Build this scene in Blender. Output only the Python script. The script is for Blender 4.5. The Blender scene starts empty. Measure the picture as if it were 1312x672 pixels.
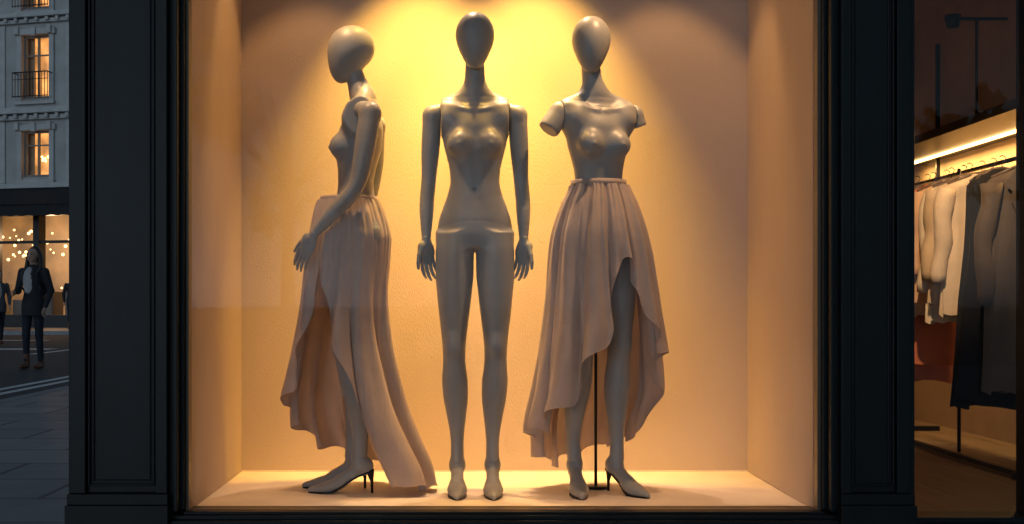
import bpy, bmesh, math, random
import numpy as np
from mathutils import Vector, Matrix
random.seed(4); np.random.seed(4)
R=math.radians
scene=bpy.context.scene
U=0.003   # drafting unit: 3 mm

# ------------------------------------------------------------------ materials
def newmat(name):
    m=bpy.data.materials.new(name); m.use_nodes=True
    nt=m.node_tree; return m,nt,nt.nodes,nt.links,nt.nodes['Principled BSDF']
def mat(name,col,rough=0.6,metal=0.0,var=0.12,scale=6.0,bump=0.0,bscale=60.0,coat=0.0,spec=0.5,stretch=None,coord='Object'):
    m,nt,N,L,b=newmat(name)
    b.inputs['Roughness'].default_value=rough; b.inputs['Metallic'].default_value=metal
    b.inputs['Coat Weight'].default_value=coat; b.inputs['Specular IOR Level'].default_value=spec
    tc=N.new('ShaderNodeTexCoord'); mp=N.new('ShaderNodeMapping')
    if stretch: mp.inputs['Scale'].default_value=stretch
    L.new(tc.outputs[coord],mp.inputs[0])
    n=N.new('ShaderNodeTexNoise'); n.inputs['Scale'].default_value=scale; n.inputs['Detail'].default_value=5
    L.new(mp.outputs[0],n.inputs['Vector'])
    r=N.new('ShaderNodeValToRGB')
    r.color_ramp.elements[0].position=0.3; r.color_ramp.elements[1].position=0.7
    r.color_ramp.elements[0].color=tuple(c*(1-var) for c in col)+(1,)
    r.color_ramp.elements[1].color=tuple(min(1,c*(1+var)) for c in col)+(1,)
    L.new(n.outputs['Fac'],r.inputs[0]); L.new(r.outputs[0],b.inputs['Base Color'])
    if bump>0:
        n2=N.new('ShaderNodeTexNoise'); n2.inputs['Scale'].default_value=bscale; n2.inputs['Detail'].default_value=4
        L.new(mp.outputs[0],n2.inputs['Vector'])
        bp=N.new('ShaderNodeBump'); bp.inputs['Strength'].default_value=bump; bp.inputs['Distance'].default_value=0.01
        L.new(n2.outputs['Fac'],bp.inputs['Height']); L.new(bp.outputs[0],b.inputs['Normal'])
    return m
def emis(name,col,s,base=(0.5,0.4,0.3)):
    m,nt,N,L,b=newmat(name)
    b.inputs['Base Color'].default_value=base+(1,); b.inputs['Emission Color'].default_value=col+(1,)
    b.inputs['Emission Strength'].default_value=s; b.inputs['Roughness'].default_value=.8
    m.cycles.emission_sampling='NONE'
    return m
def emis_var(name,col,s,scale=1.2):
    m,nt,N,L,b=newmat(name)
    tc=N.new('ShaderNodeTexCoord'); n=N.new('ShaderNodeTexNoise'); n.inputs['Scale'].default_value=scale; n.inputs['Detail'].default_value=3
    L.new(tc.outputs['Object'],n.inputs['Vector'])
    r=N.new('ShaderNodeValToRGB'); r.color_ramp.elements[0].position=.35; r.color_ramp.elements[1].position=.65
    r.color_ramp.elements[0].color=tuple(c*.25 for c in col)+(1,); r.color_ramp.elements[1].color=col+(1,)
    L.new(n.outputs['Fac'],r.inputs[0]); L.new(r.outputs[0],b.inputs['Emission Color'])
    b.inputs['Base Color'].default_value=(.3,.25,.2,1); b.inputs['Emission Strength'].default_value=s
    m.cycles.emission_sampling='NONE'
    return m
def glassmat(name,tint=(1,1,1),ior=1.5,extra=0.0):
    m=bpy.data.materials.new(name); m.use_nodes=True; nt=m.node_tree; N=nt.nodes; L=nt.links
    N.remove(N['Principled BSDF'])
    t=N.new('ShaderNodeBsdfTransparent'); t.inputs[0].default_value=tint+(1,)
    g=N.new('ShaderNodeBsdfGlossy'); g.inputs['Roughness'].default_value=0.01
    f=N.new('ShaderNodeFresnel'); f.inputs['IOR'].default_value=ior
    mx=N.new('ShaderNodeMixShader'); L.new(f.outputs[0],mx.inputs[0]); L.new(t.outputs[0],mx.inputs[1]); L.new(g.outputs[0],mx.inputs[2])
    L.new(mx.outputs[0],N['Material Output'].inputs[0]); return m
def fabric(name,col,trans=0.35,rough=0.55,sheen=0.3,weave=900,wr=.35):
    m,nt,N,L,b=newmat(name)
    tc=N.new('ShaderNodeTexCoord')
    n=N.new('ShaderNodeTexNoise'); n.inputs['Scale'].default_value=9; n.inputs['Detail'].default_value=4
    L.new(tc.outputs['Object'],n.inputs['Vector'])
    r=N.new('ShaderNodeValToRGB'); r.color_ramp.elements[0].position=.3; r.color_ramp.elements[1].position=.7
    r.color_ramp.elements[0].color=tuple(c*.9 for c in col)+(1,); r.color_ramp.elements[1].color=tuple(min(1,c*1.07) for c in col)+(1,)
    L.new(n.outputs['Fac'],r.inputs[0]); L.new(r.outputs[0],b.inputs['Base Color'])
    b.inputs['Roughness'].default_value=rough; b.inputs['Sheen Weight'].default_value=sheen; b.inputs['Specular IOR Level'].default_value=.3
    mp=N.new('ShaderNodeMapping'); mp.inputs['Scale'].default_value=(1,1,.25); L.new(tc.outputs['Object'],mp.inputs[0])
    n2=N.new('ShaderNodeTexNoise'); n2.inputs['Scale'].default_value=38; n2.inputs['Detail'].default_value=5; n2.inputs['Distortion'].default_value=.6
    L.new(mp.outputs[0],n2.inputs['Vector'])
    bp=N.new('ShaderNodeBump'); bp.inputs['Strength'].default_value=wr; bp.inputs['Distance'].default_value=.008
    L.new(n2.outputs['Fac'],bp.inputs['Height']); L.new(bp.outputs[0],b.inputs['Normal'])
    if trans>0:
        t=N.new('ShaderNodeBsdfTranslucent'); L.new(r.outputs[0],t.inputs[0]); L.new(bp.outputs[0],t.inputs['Normal'])
        mx=N.new('ShaderNodeMixShader'); mx.inputs[0].default_value=trans
        L.new(b.outputs[0],mx.inputs[1]); L.new(t.outputs[0],mx.inputs[2]); L.new(mx.outputs[0],N['Material Output'].inputs[0])
    return m
def brickmat(name,c1,c2,mortar,sc,bw,rh,ms,rough=.8,bump=.4,offset=.5):
    m,nt,N,L,b=newmat(name)
    tc=N.new('ShaderNodeTexCoord'); br=N.new('ShaderNodeTexBrick')
    L.new(tc.outputs['Object'],br.inputs['Vector'])
    br.inputs['Color1'].default_value=c1+(1,); br.inputs['Color2'].default_value=c2+(1,); br.inputs['Mortar'].default_value=mortar+(1,)
    br.inputs['Scale'].default_value=sc; br.inputs['Brick Width'].default_value=bw; br.inputs['Row Height'].default_value=rh; br.inputs['Mortar Size'].default_value=ms
    br.offset=offset
    n=N.new('ShaderNodeTexNoise'); n.inputs['Scale'].default_value=3; n.inputs['Detail'].default_value=8; L.new(tc.outputs['Object'],n.inputs['Vector'])
    mx=N.new('ShaderNodeMix'); mx.data_type='RGBA'; mx.blend_type='MULTIPLY'; mx.inputs[0].default_value=.55
    L.new(br.outputs['Color'],mx.inputs[6])
    g=N.new('ShaderNodeHueSaturation'); g.inputs['Saturation'].default_value=.25; g.inputs['Value'].default_value=1.5
    L.new(n.outputs['Color'],g.inputs['Color']); L.new(g.outputs[0],mx.inputs[7])
    L.new(mx.outputs[2],b.inputs['Base Color'])
    b.inputs['Roughness'].default_value=rough
    bp=N.new('ShaderNodeBump'); bp.inputs['Strength'].default_value=bump; bp.inputs['Distance'].default_value=.01; bp.invert=True
    L.new(br.outputs['Fac'],bp.inputs['Height']); L.new(bp.outputs[0],b.inputs['Normal'])
    return m

M={}
M['paint']=mat('dark_green_paint',(0.0055,0.0090,0.0095),rough=.40,var=.25,scale=9,bump=.06,bscale=50,stretch=(1,1,.3),spec=.25)
M['mann']=mat('mannequin_lacquer',(.30,.295,.28),rough=.42,var=.05,scale=12,bump=.03,bscale=260,spec=.5)
M['skirt']=fabric('blush_silk',(.52,.405,.34),trans=.16,rough=.55,sheen=.12,wr=.5)
M['black']=mat('black_metal',(.012,.012,.012),rough=.4,metal=.6,var=.1)
M['wall']=mat('display_wall_fabric',(.52,.42,.35),rough=.85,var=.07,scale=2.2,bump=.25,bscale=260,stretch=(1,1,.3))
M['dfloor']=mat('display_floor_paint',(.76,.66,.59),rough=.45,var=.06,scale=8,bump=.06,bscale=90)
M['glass']=glassmat('window_glass',(.97,.98,.98),1.22)
M['bronze']=mat('frame_bead',(.12,.09,.06),rough=.4,metal=.4,var=.1)

# ------------------------------------------------------------------ helpers
def link(o,parent=None):
    scene.collection.objects.link(o)
    if parent: o.parent=parent
    return o
def empty(name,loc=(0,0,0),rz=0):
    e=bpy.data.objects.new(name,None); e.location=loc; e.rotation_euler=(0,0,rz); e.empty_display_size=.2
    scene.collection.objects.link(e); return e
def mesh(name,V,F,mats,parent=None,smooth=False,fm=None,loc=None):
    me=bpy.data.meshes.new(name); me.from_pydata([tuple(map(float,v)) for v in V],[],[tuple(map(int,f)) for f in F])
    if not isinstance(mats,(list,tuple)): mats=[mats]
    for m in mats: me.materials.append(m)
    if smooth: me.polygons.foreach_set('use_smooth',[True]*len(me.polygons))
    if fm is not None: me.polygons.foreach_set('material_index',[int(i) for i in fm])
    me.update()
    o=bpy.data.objects.new(name,me)
    if loc: o.location=loc
    return link(o,parent)
BF=[(0,3,2,1),(4,5,6,7),(0,1,5,4),(1,2,6,5),(2,3,7,6),(3,0,4,7)]
def boxV(a,b):
    x0,y0,z0=a; x1,y1,z1=b
    return [(x0,y0,z0),(x1,y0,z0),(x1,y1,z0),(x0,y1,z0),(x0,y0,z1),(x1,y0,z1),(x1,y1,z1),(x0,y1,z1)]
def box(name,a,b,m,parent=None,bev=0.0):
    o=mesh(name,boxV(a,b),BF,m,parent)
    if bev>0:
        md=o.modifiers.new('bev','BEVEL'); md.width=bev; md.segments=2; md.limit_method='ANGLE'
    return o
def pane(name,x0,x1,y,z0,z1,parent,m=None):
    return mesh(name,[(x0,y,z0),(x1,y,z0),(x1,y,z1),(x0,y,z1)],[(0,1,2,3)],m or M['glass'],parent)
def boxes(name,lst,m,parent=None,bev=0.0):
    V=[];F=[]
    for a,b in lst:
        n=len(V); V+=boxV(a,b); F+=[tuple(i+n for i in f) for f in BF]
    o=mesh(name,V,F,m,parent)
    if bev>0:
        md=o.modifiers.new('bev','BEVEL'); md.width=bev; md.segments=2; md.limit_method='ANGLE'
    return o
def tubeVF(pts,rad,seg=12,cap=True,n0=0):
    pts=[Vector(p) for p in pts]
    if not isinstance(rad,(list,tuple)): rad=[rad]*len(pts)
    V=[];F=[]
    up=Vector((0,0,1))
    for i,p in enumerate(pts):
        d=(pts[min(i+1,len(pts)-1)]-pts[max(i-1,0)]).normalized()
        u=up if abs(d.dot(up))<.95 else Vector((1,0,0))
        a=d.cross(u).normalized(); b=d.cross(a).normalized()
        for k in range(seg):
            t=2*math.pi*k/seg; V.append(p+rad[i]*(math.cos(t)*a+math.sin(t)*b))
    for i in range(len(pts)-1):
        for k in range(seg):
            F.append((n0+i*seg+k,n0+i*seg+(k+1)%seg,n0+(i+1)*seg+(k+1)%seg,n0+(i+1)*seg+k))
    if cap:
        F.append(tuple(range(n0+seg-1,n0-1,-1))); F.append(tuple(n0+(len(pts)-1)*seg+k for k in range(seg)))
    return V,F
def tube(name,pts,rad,m,parent=None,seg=12,cap=True):
    V,F=tubeVF(pts,rad,seg,cap); return mesh(name,V,F,m,parent,smooth=True)

def mono(xs,ys,x):
    xs=np.asarray(xs,float); ys=np.asarray(ys,float)
    if xs[0]>xs[-1]: xs=xs[::-1]; ys=ys[::-1]
    h=np.diff(xs); d=np.diff(ys)/h
    s=np.zeros(len(xs)); s[0]=d[0]; s[-1]=d[-1]
    for i in range(1,len(xs)-1):
        if d[i-1]*d[i]>0:
            w1=2*h[i]+h[i-1]; w2=h[i]+2*h[i-1]; s[i]=(w1+w2)/(w1/d[i-1]+w2/d[i])
    x=np.clip(x,xs[0],xs[-1]); i=np.clip(np.searchsorted(xs,x)-1,0,len(xs)-2)
    t=(x-xs[i])/h[i]; t2=t*t; t3=t2*t
    return (2*t3-3*t2+1)*ys[i]+(t3-2*t2+t)*h[i]*s[i]+(-2*t3+3*t2)*ys[i+1]+(t3-t2)*h[i]*s[i+1]

# ------------------------------------------------------------------ implicit modelling
class Field:
    def __init__(s,lo,hi,h):
        s.h=h; s.lo=np.array(lo,float); hi=np.array(hi,float)
        n=np.ceil((hi-s.lo)/h).astype(int)+1
        s.ax=[s.lo[i]+h*np.arange(n[i]) for i in range(3)]
        s.D=np.full(n,1.0); s.M=np.zeros(n,np.int8)
    def add(s,prim,k=.01,mat=0,op='u'):
        fn,lo,hi=prim; pad=max(k,4*s.h); sl=[]
        for i in range(3):
            a=max(int(np.searchsorted(s.ax[i],lo[i]-pad))-1,0); b=min(int(np.searchsorted(s.ax[i],hi[i]+pad))+1,len(s.ax[i]))
            if b<=a: return
            sl.append(slice(a,b))
        X=s.ax[0][sl[0]][:,None,None]; Y=s.ax[1][sl[1]][None,:,None]; Z=s.ax[2][sl[2]][None,None,:]
        d=fn(X,Y,Z); sl=tuple(sl); D=s.D[sl]
        if op=='u':
            h=np.clip(.5+.5*(D-d)/k,0,1); r=D*(1-h)+d*h-k*h*(1-h)
            s.M[sl]=np.where(d<D,mat,s.M[sl]); s.D[sl]=r
        elif op=='s':
            d=-d; h=np.clip(.5-.5*(D-d)/k,0,1); s.D[sl]=D*(1-h)+d*h+k*h*(1-h)
    def build(s,name,mats,parent=None,smooth=2,clip=None):
        D=s.D.copy()
        if clip is not None:
            D=np.maximum(D,clip(s.ax[0][:,None,None],s.ax[1][None,:,None],s.ax[2][None,None,:]))
        D[0]=D[-1]=1; D[:,0]=D[:,-1]=1; D[:,:,0]=D[:,:,-1]=1
        S=D<0
        c=[S[a:S.shape[0]-1+a,b:S.shape[1]-1+b,e:S.shape[2]-1+e] for a in(0,1) for b in(0,1) for e in(0,1)]
        cnt=sum(x.astype(np.int8) for x in c); mx=(cnt>0)&(cnt<8)
        ci,cj,ck=np.nonzero(mx); n=len(ci)
        idx=np.full(mx.shape,-1,int); idx[ci,cj,ck]=np.arange(n)
        P=np.zeros((n,3)); C=np.zeros(n)
        co=[(a,b,e) for a in(0,1) for b in(0,1) for e in(0,1)]
        for a in co:
            for ax in range(3):
                if a[ax]==0:
                    b=list(a); b[ax]=1
                    va=D[ci+a[0],cj+a[1],ck+a[2]]; vb=D[ci+b[0],cj+b[1],ck+b[2]]
                    cr=(va<0)!=(vb<0); t=np.where(cr,va/np.where(va==vb,1,va-vb),0)
                    q=np.tile(np.array(a,float),(n,1)); q[:,ax]+=t
                    P+=q*cr[:,None]; C+=cr
        V=(np.stack([ci,cj,ck],1)+P/C[:,None])*s.h+s.lo
        F=[]
        for ax in range(3):
            o1,o2=(ax+1)%3,(ax+2)%3
            A=np.moveaxis(S,ax,0)
            d=A[:-1]!=A[1:]
            ii=np.argwhere(d)
            rest=[x for x in range(3) if x!=ax]
            full=np.zeros((len(ii),3),int); full[:,ax]=ii[:,0]; full[:,rest[0]]=ii[:,1]; full[:,rest[1]]=ii[:,2]
            ok=(full[:,o1]>0)&(full[:,o2]>0)&(full[:,o1]<D.shape[o1]-1)&(full[:,o2]<D.shape[o2]-1)
            full=full[ok]
            def cell(d1,d2):
                g=full.copy(); g[:,o1]+=d1; g[:,o2]+=d2
                return idx[g[:,0],g[:,1],g[:,2]]
            q=np.stack([cell(-1,-1),cell(0,-1),cell(0,0),cell(-1,0)],1)
            ins=S[full[:,0],full[:,1],full[:,2]]
            q[~ins]=q[~ins][:,::-1]
            F.append(q)
        F=np.concatenate(F); F=F[(F>=0).all(1)]
        fm=s.M[ci,cj,ck][F[:,0]]
        o=mesh(name,V.tolist(),F.tolist(),mats,parent,smooth=True,fm=fm)
        if smooth:
            md=o.modifiers.new('sm','SMOOTH'); md.factor=.5; md.iterations=smooth
        return o
def cone(a,b,ra,rb):
    a=np.array(a,float); b=np.array(b,float); ab=b-a; L2=max((ab**2).sum(),1e-12)
    def fn(X,Y,Z):
        t=np.clip(((X-a[0])*ab[0]+(Y-a[1])*ab[1]+(Z-a[2])*ab[2])/L2,0,1)
        return np.sqrt((X-a[0]-t*ab[0])**2+(Y-a[1]-t*ab[1])**2+(Z-a[2]-t*ab[2])**2)-(ra+(rb-ra)*t)
    r=max(ra,rb); return fn,np.minimum(a,b)-r,np.maximum(a,b)+r
def ell(c,r,rx=0,ry=0,rz=0):
    c=np.array(c,float); Rm=np.array((Matrix.Rotation(rz,3,'Z')@Matrix.Rotation(ry,3,'Y')@Matrix.Rotation(rx,3,'X')).transposed())
    def fn(X,Y,Z):
        x,y,z=X-c[0],Y-c[1],Z-c[2]
        p=[Rm[i][0]*x+Rm[i][1]*y+Rm[i][2]*z for i in range(3)]
        k0=np.sqrt(sum((p[i]/r[i])**2 for i in range(3))); k1=np.sqrt(sum((p[i]/r[i]**2)**2 for i in range(3)))
        k0=np.maximum(k0,1e-3); k1=np.maximum(k1,1e-3/max(r))
        return k0*(k0-1)/k1
    m=max(r); return fn,c-m,c+m
def zloft(rows):
    A=np.array(sorted(rows),float)
    def fn(X,Y,Z):
        z=Z.ravel(); g=lambda j: mono(A[:,0],A[:,j],z)[None,None,:]
        px=X-g(1); py=Y-g(2); a=g(3); b=g(4)
        k0=np.sqrt((px/a)**2+(py/b)**2); k1=np.sqrt((px/a**2)**2+(py/b**2)**2)
        k0=np.maximum(k0,1e-3); k1=np.maximum(k1,1e-3/np.maximum(a,b))
        return np.maximum(k0*(k0-1)/k1,np.maximum(A[0,0]-Z,Z-A[-1,0]))
    return fn,np.array([(A[:,1]-A[:,3]).min(),(A[:,2]-A[:,4]).min(),A[0,0]]),np.array([(A[:,1]+A[:,3]).max(),(A[:,2]+A[:,4]).max(),A[-1,0]])
def limb(F,pts,rad,k0=.01,mat=0,n=22):
    pts=np.array(pts,float); s=np.concatenate([[0],np.cumsum(np.linalg.norm(np.diff(pts,axis=0),axis=1))]); t=np.linspace(0,s[-1],n)
    C=np.stack([mono(s,pts[:,i],t) for i in range(3)],1)
    for _ in range(2): C[1:-1]=.25*C[:-2]+.5*C[1:-1]+.25*C[2:]
    r=mono(s,rad,t)
    for i in range(n-1): F.add(cone(C[i],C[i+1],r[i],r[i+1]),k=.0015 if i else k0,mat=mat)

# ------------------------------------------------------------------ hands and shoes
def make_hand(name,mats,parent,side=1,curl=.35,h=.0024,spread=.10):
    """wrist at origin, fingers to -Z, palm normal +X*side, thumb toward -Y"""
    F=Field((-.06,-.090,-.205),(.075,.06,.02),h)
    F.add(cone((0,0,.012),(0,0,-.012),.0160,.0165),k=.01)
    F.add(ell((.000,.001,-.046),(.0125,.033,.046)),k=.018)
    F.add(ell((.003,-.018,-.033),(.013,.016,.030),rx=.35),k=.012)
    for y0,l,r in((-.0285,.074,.0072),(-.0095,.084,.0074),(.0095,.078,.0071),(.0275,.060,.0062)):
        p=np.array([0,y0*.9,-.072]); a=curl*.45; sp=y0*spread/.027
        pts=[p]
        for f in(.45,.30,.25):
            dv=np.array([math.sin(a)*side,sp*.9,-math.cos(a)]); p=p+dv*l*f*1.06; pts.append(p); a+=curl*.75
        F.add(cone(pts[0],pts[1],r*1.05,r),k=.004); F.add(cone(pts[1],pts[2],r,r*.88),k=.0015); F.add(cone(pts[2],pts[3],r*.88,r*.62),k=.0015)
    F.add(cone((.004*side,-.024,-.022),(.012*side,-.042,-.052),.0105,.0088),k=.012)
    F.add(cone((.012*side,-.042,-.052),(.017*side,-.051,-.080),.0086,.0076),k=.002)
    F.add(cone((.017*side,-.051,-.080),(.018*side,-.053,-.102),.0076,.0056),k=.002)
    return F.build(name,mats,parent,smooth=2)
def make_shoe(name,parent,loc,rz=0,heel=.085,m=None):
    e=empty(name,loc,rz); e.parent=parent
    F=Field((-.06,-.20,-.004),(.06,.11,.19),.0028)
    F.add(ell((0,.040,heel+.020),(.028,.036,.034)),k=.01)
    F.add(cone((0,.030,heel+.012),(0,-.045,.052),.025,.024),k=.02)
    F.add(ell((0,-.085,.028),(.038,.050,.024),rx=.25),k=.03)
    F.add(ell((0,-.122,.018),(.024,.055,.0155),rx=.06),k=.02)
    F.add(cone((0,-.11,.016),(0,-.172,.0075),.014,.0060),k=.012)
    F.add(cone((0,.02,heel+.03),(0,.022,.17),.026,.024),k=.02)
    F.build('foot',[M['mann']],e,smooth=3,clip=lambda X,Y,Z:.001-Z+0*X)
    V=[];Fc=[]
    prof=[(-.176,.004,.005),(-.155,.004,.017),(-.12,.004,.030),(-.085,.006,.036),(-.055,.022,.031),(-.02,.045,.023),(.02,.068,.022),(.05,heel-.004,.024),(.074,heel,.015)]
    for y,z,w in prof:
        V+=[(-w,y,z-.004),(w,y,z-.004),(w,y,z+.003),(-w,y,z+.003)]
    for i in range(len(prof)-1):
        a=i*4;b=a+4
        for k in range(4): Fc.append((a+k,a+(k+1)%4,b+(k+1)%4,b+k))
    Fc.append((3,2,1,0)); n=len(V); Fc.append((n-4,n-3,n-2,n-1))
    mesh('sole',V,Fc,m or M['black'],e)
    tube('stiletto_heel',[(0,.060,heel+.004),(0,.066,heel-.02),(0,.070,.04),(0,.070,.0)],[.019,.011,.0055,.005],m or M['black'],e)
    return e

# ------------------------------------------------------------------ mannequin
def leg_rows(hx,hy,kx,ky,ax,ay):
    prof=[(1.00,.068,.084,0),(.93,.074,.090,0),(.85,.0735,.087,0),(.77,.067,.080,0),(.70,.0595,.072,0),(.62,.0500,.061,.001),(.56,.0445,.0545,.001),(.52,.0430,.052,.004),(.48,.0455,.0535,.009),(.434,.0500,.056,.014),(.38,.0485,.053,.016),(.30,.038,.042,.013),(.23,.0280,.033,.009),(.19,.0250,.030,.006),(.15,.0255,.031,.004),(.12,.024,.03,.0)]
    out=[]
    for z,a,b,c in prof:
        x=mono([.1,.175,.553,.93,1.0],[ax,ax,kx,hx,hx*.98],np.array([z]))[0]; y=mono([.1,.175,.553,.93,1.0],[ay,ay,ky,hy,hy],np.array([z]))[0]
        out.append((z,x,y+c,a,b))
    return out
def mannequin(name,loc,rz,legs,arms,head,lean=(0,0),shoe_rz=(0,0),headrz=0,seam=True,armless=False):
    root=empty(name,loc,rz)
    h=.0046
    F=Field((-.27,-.24,.10),(.27,.24,1.70),h)
    for s,l in zip((-1,1),legs): F.add(zloft(leg_rows(s*.0775,.004,*l)),k=.003)
    lx,ly=lean
    def cx(z): return lx*np.clip((z-1.05)/.4,0,1)
    def cy(z): return ly*np.clip((z-1.05)/.4,0,1)
    T=[(.945,.120,.088,.016),(.97,.140,.098,.018),(1.0,.146,.103,.018),(1.05,.139,.096,.012),(1.10,.123,.084,.005),(1.15,.105,.074,.001),(1.20,.0945,.069,-.002),(1.245,.098,.073,-.001),(1.287,.107,.081,0),(1.34,.120,.088,.004),(1.40,.128,.086,.008),(1.45,.124,.070,.012),(1.485,.090,.050,.015)]
    F.add(zloft([(z,cx(z),c+cy(z),a,b) for z,a,b,c in T]),k=.028)
    for s in(-1,1):
        F.add(ell((s*.066,.066,.985),(.066,.048,.078)),k=.035)
        F.add(ell((s*.058+lx,-.066+ly,1.338),(.047,.046,.049),rx=-.3),k=.026)
        F.add(cone((s*.058+lx,-.10+ly,1.334),(s*.060+lx,-.114+ly,1.334),.010,.004),k=.012)
        F.add(cone((s*.02+lx,.018+ly,1.535),(s*.165+lx,.008+ly,1.466),.030,.036),k=.045)
        F.add(cone((s*.014+lx,-.048+ly,1.468),(s*.13+lx,-.024+ly,1.490),.006,.008),k=.016)
        F.add(ell((s*.10+lx,.0+ly,1.44),(.055,.062,.06)),k=.03)
        kx,ky=legs[0 if s<0 else 1][:2]
        F.add(ell((kx,ky-.044,.570),(.022,.012,.030)),k=.03)
    hx,hy,hz=head
    nb=np.array([lx,.022+ly,1.49]); nt=np.array([hx,hy+.012,hz-.17])
    F.add(cone(nb,nt,.044,.0350),k=.045)
    if seam:
        F.add(ell((0,-.080,1.165),(.006,.018,.009)),k=.006,op='s')
    X=F.ax[0][:,None,None];Z=F.ax[2][None,None,:];Y=F.ax[1][None,:,None]
    if seam:
        zs=1.045-1.3*X**2
        F.D+=.0013*np.exp(-((Z-zs)/.0035)**2)
    F.D+=.0018*np.exp(-((X-lx)/.012)**2)*np.exp(-((Z-1.24)/.09)**2)*(Y<0)
    cut=.130 if not armless else .150
    F.build('torso_and_legs',[M['mann']],root,smooth=2,clip=lambda X,Y,Z:np.where(Z>1.30,np.abs(X-lx)-cut,-1)+0*Y)
    for s,arm in zip((-1,1),arms):
        if armless:
            G=Field((-.32,-.2,1.2),(.32,.2,1.62),.004)
            sh=np.array([lx+s*.150,.008+ly,1.462]); en=sh+np.array(arm)
            G.add(cone((lx+s*.11,.008+ly,1.472),sh,.037,.041),k=.01)
            G.add(cone(sh,en,.043,.042),k=.01)
            dv=(en-sh)/np.linalg.norm(en-sh)
            G.build('arm_stump',[M['mann']],root,smooth=2,clip=lambda X,Y,Z,dv=dv,en=en,s=s:np.maximum((X-en[0])*dv[0]+(Y-en[1])*dv[1]+(Z-en[2])*dv[2]-.012,.1512-s*(X-lx)))
            continue
        pts,rad=arm
        pts=[np.array((lx+s*p[0],ly+p[1],p[2])) for p in pts]
        lo=np.min(pts,0)-.10; hi=np.max(pts,0)+.10
        G=Field(lo,hi,.0042)
        G.add(cone((lx+s*.10,.008+ly,1.474),pts[0],.035,rad[0]),k=.01)
        G.add(ell(pts[0]+np.array([0,0,-.006]),(rad[0]+.0005,rad[0]+.002,rad[0]+.006)),k=.006)
        limb(G,pts,rad,k0=.006)
        G.build('arm',[M['mann']],root,smooth=4,clip=lambda X,Y,Z,s=s:np.where(Z>1.36,cut+.0012-s*(X-lx),-1)+0*Y)
    he=empty('head',(hx,hy,hz),headrz); he.parent=root
    H=Field((-.11,-.13,-.26),(.11,.13,.02),.0036)
    H.add(ell((0,.012,-.086),(.0745,.086,.086)),k=.01)
    H.add(ell((0,-.028,-.128),(.0535,.054,.098),rx=-.05),k=.040)
    H.add(cone((0,.0,-.13),(0,.010,-.178),.044,.034),k=.03)
    H.build('head_shell',[M['mann']],he,smooth=3)
    for i,(s,l) in enumerate(zip((-1,1),legs)):
        make_shoe('shoe',root,(l[2],l[3]-.018,0),shoe_rz[i])
    return root
def place_hand(root,p,rot,side,curl=.35,m=None,spread=.10):
    o=make_hand('hand',[m or M['mann']],root,side,curl,spread=spread)
    o.location=p; o.rotation_euler=rot
    return o

FZ=.222
arm_c=([(.163,.006,1.455),(.171,.010,1.33),(.178,.014,1.205),(.186,.004,1.11),(.187,-.018,.975)],[.0375,.0355,.0285,.0280,.0170])
mc=mannequin('mannequin',(.0555,4.865,FZ),0,[(-.080,.0,-.068,.012),(.080,.0,.068,.012)],[arm_c,arm_c],(0,-.012,1.85))
place_hand(mc,(-.187,-.018,.972),(R(6),R(3),R(-58)),1,.42,spread=.06)
place_hand(mc,(.187,-.018,.972),(R(6),R(-3),R(58)),-1,.42,spread=.06)

arm_near=([(.160,.052,1.45),(.178,.035,1.33),(.186,.004,1.175),(.188,-.072,1.085),(.176,-.156,.995)],[.041,.040,.032,.030,.0175])
arm_far=([(.160,.052,1.45),(.172,.050,1.33),(.176,.035,1.19),(.176,.0,1.10),(.17,-.03,.99)],[.037,.035,.029,.029,.0175])
ml=mannequin('mannequin',(-.415,4.935,FZ),R(-90),[(-.075,-.005,-.070,-.015),(.075,-.020,.060,.022)],[arm_far,arm_near],(0.0,-.018,1.815),lean=(0,.022),headrz=R(8),seam=False)
place_hand(ml,(.176,-.139,.985),(R(-34),R(0),R(-30)),-1,.28,spread=.04)
place_hand(ml,(-.17,-.008,.99),(R(-10),0,0),1,.35)
mr=mannequin('mannequin',(.535,4.885,FZ),R(17),[(-.072,.0,-.092,.030),(.080,-.01,.074,-.01)],[(-.046,-.005,-.060),(.014,0,-.035)],(-.035,-.006,1.838),lean=(-.006,0),shoe_rz=(R(-14),R(14)),headrz=R(-24),seam=False,armless=True)

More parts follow.
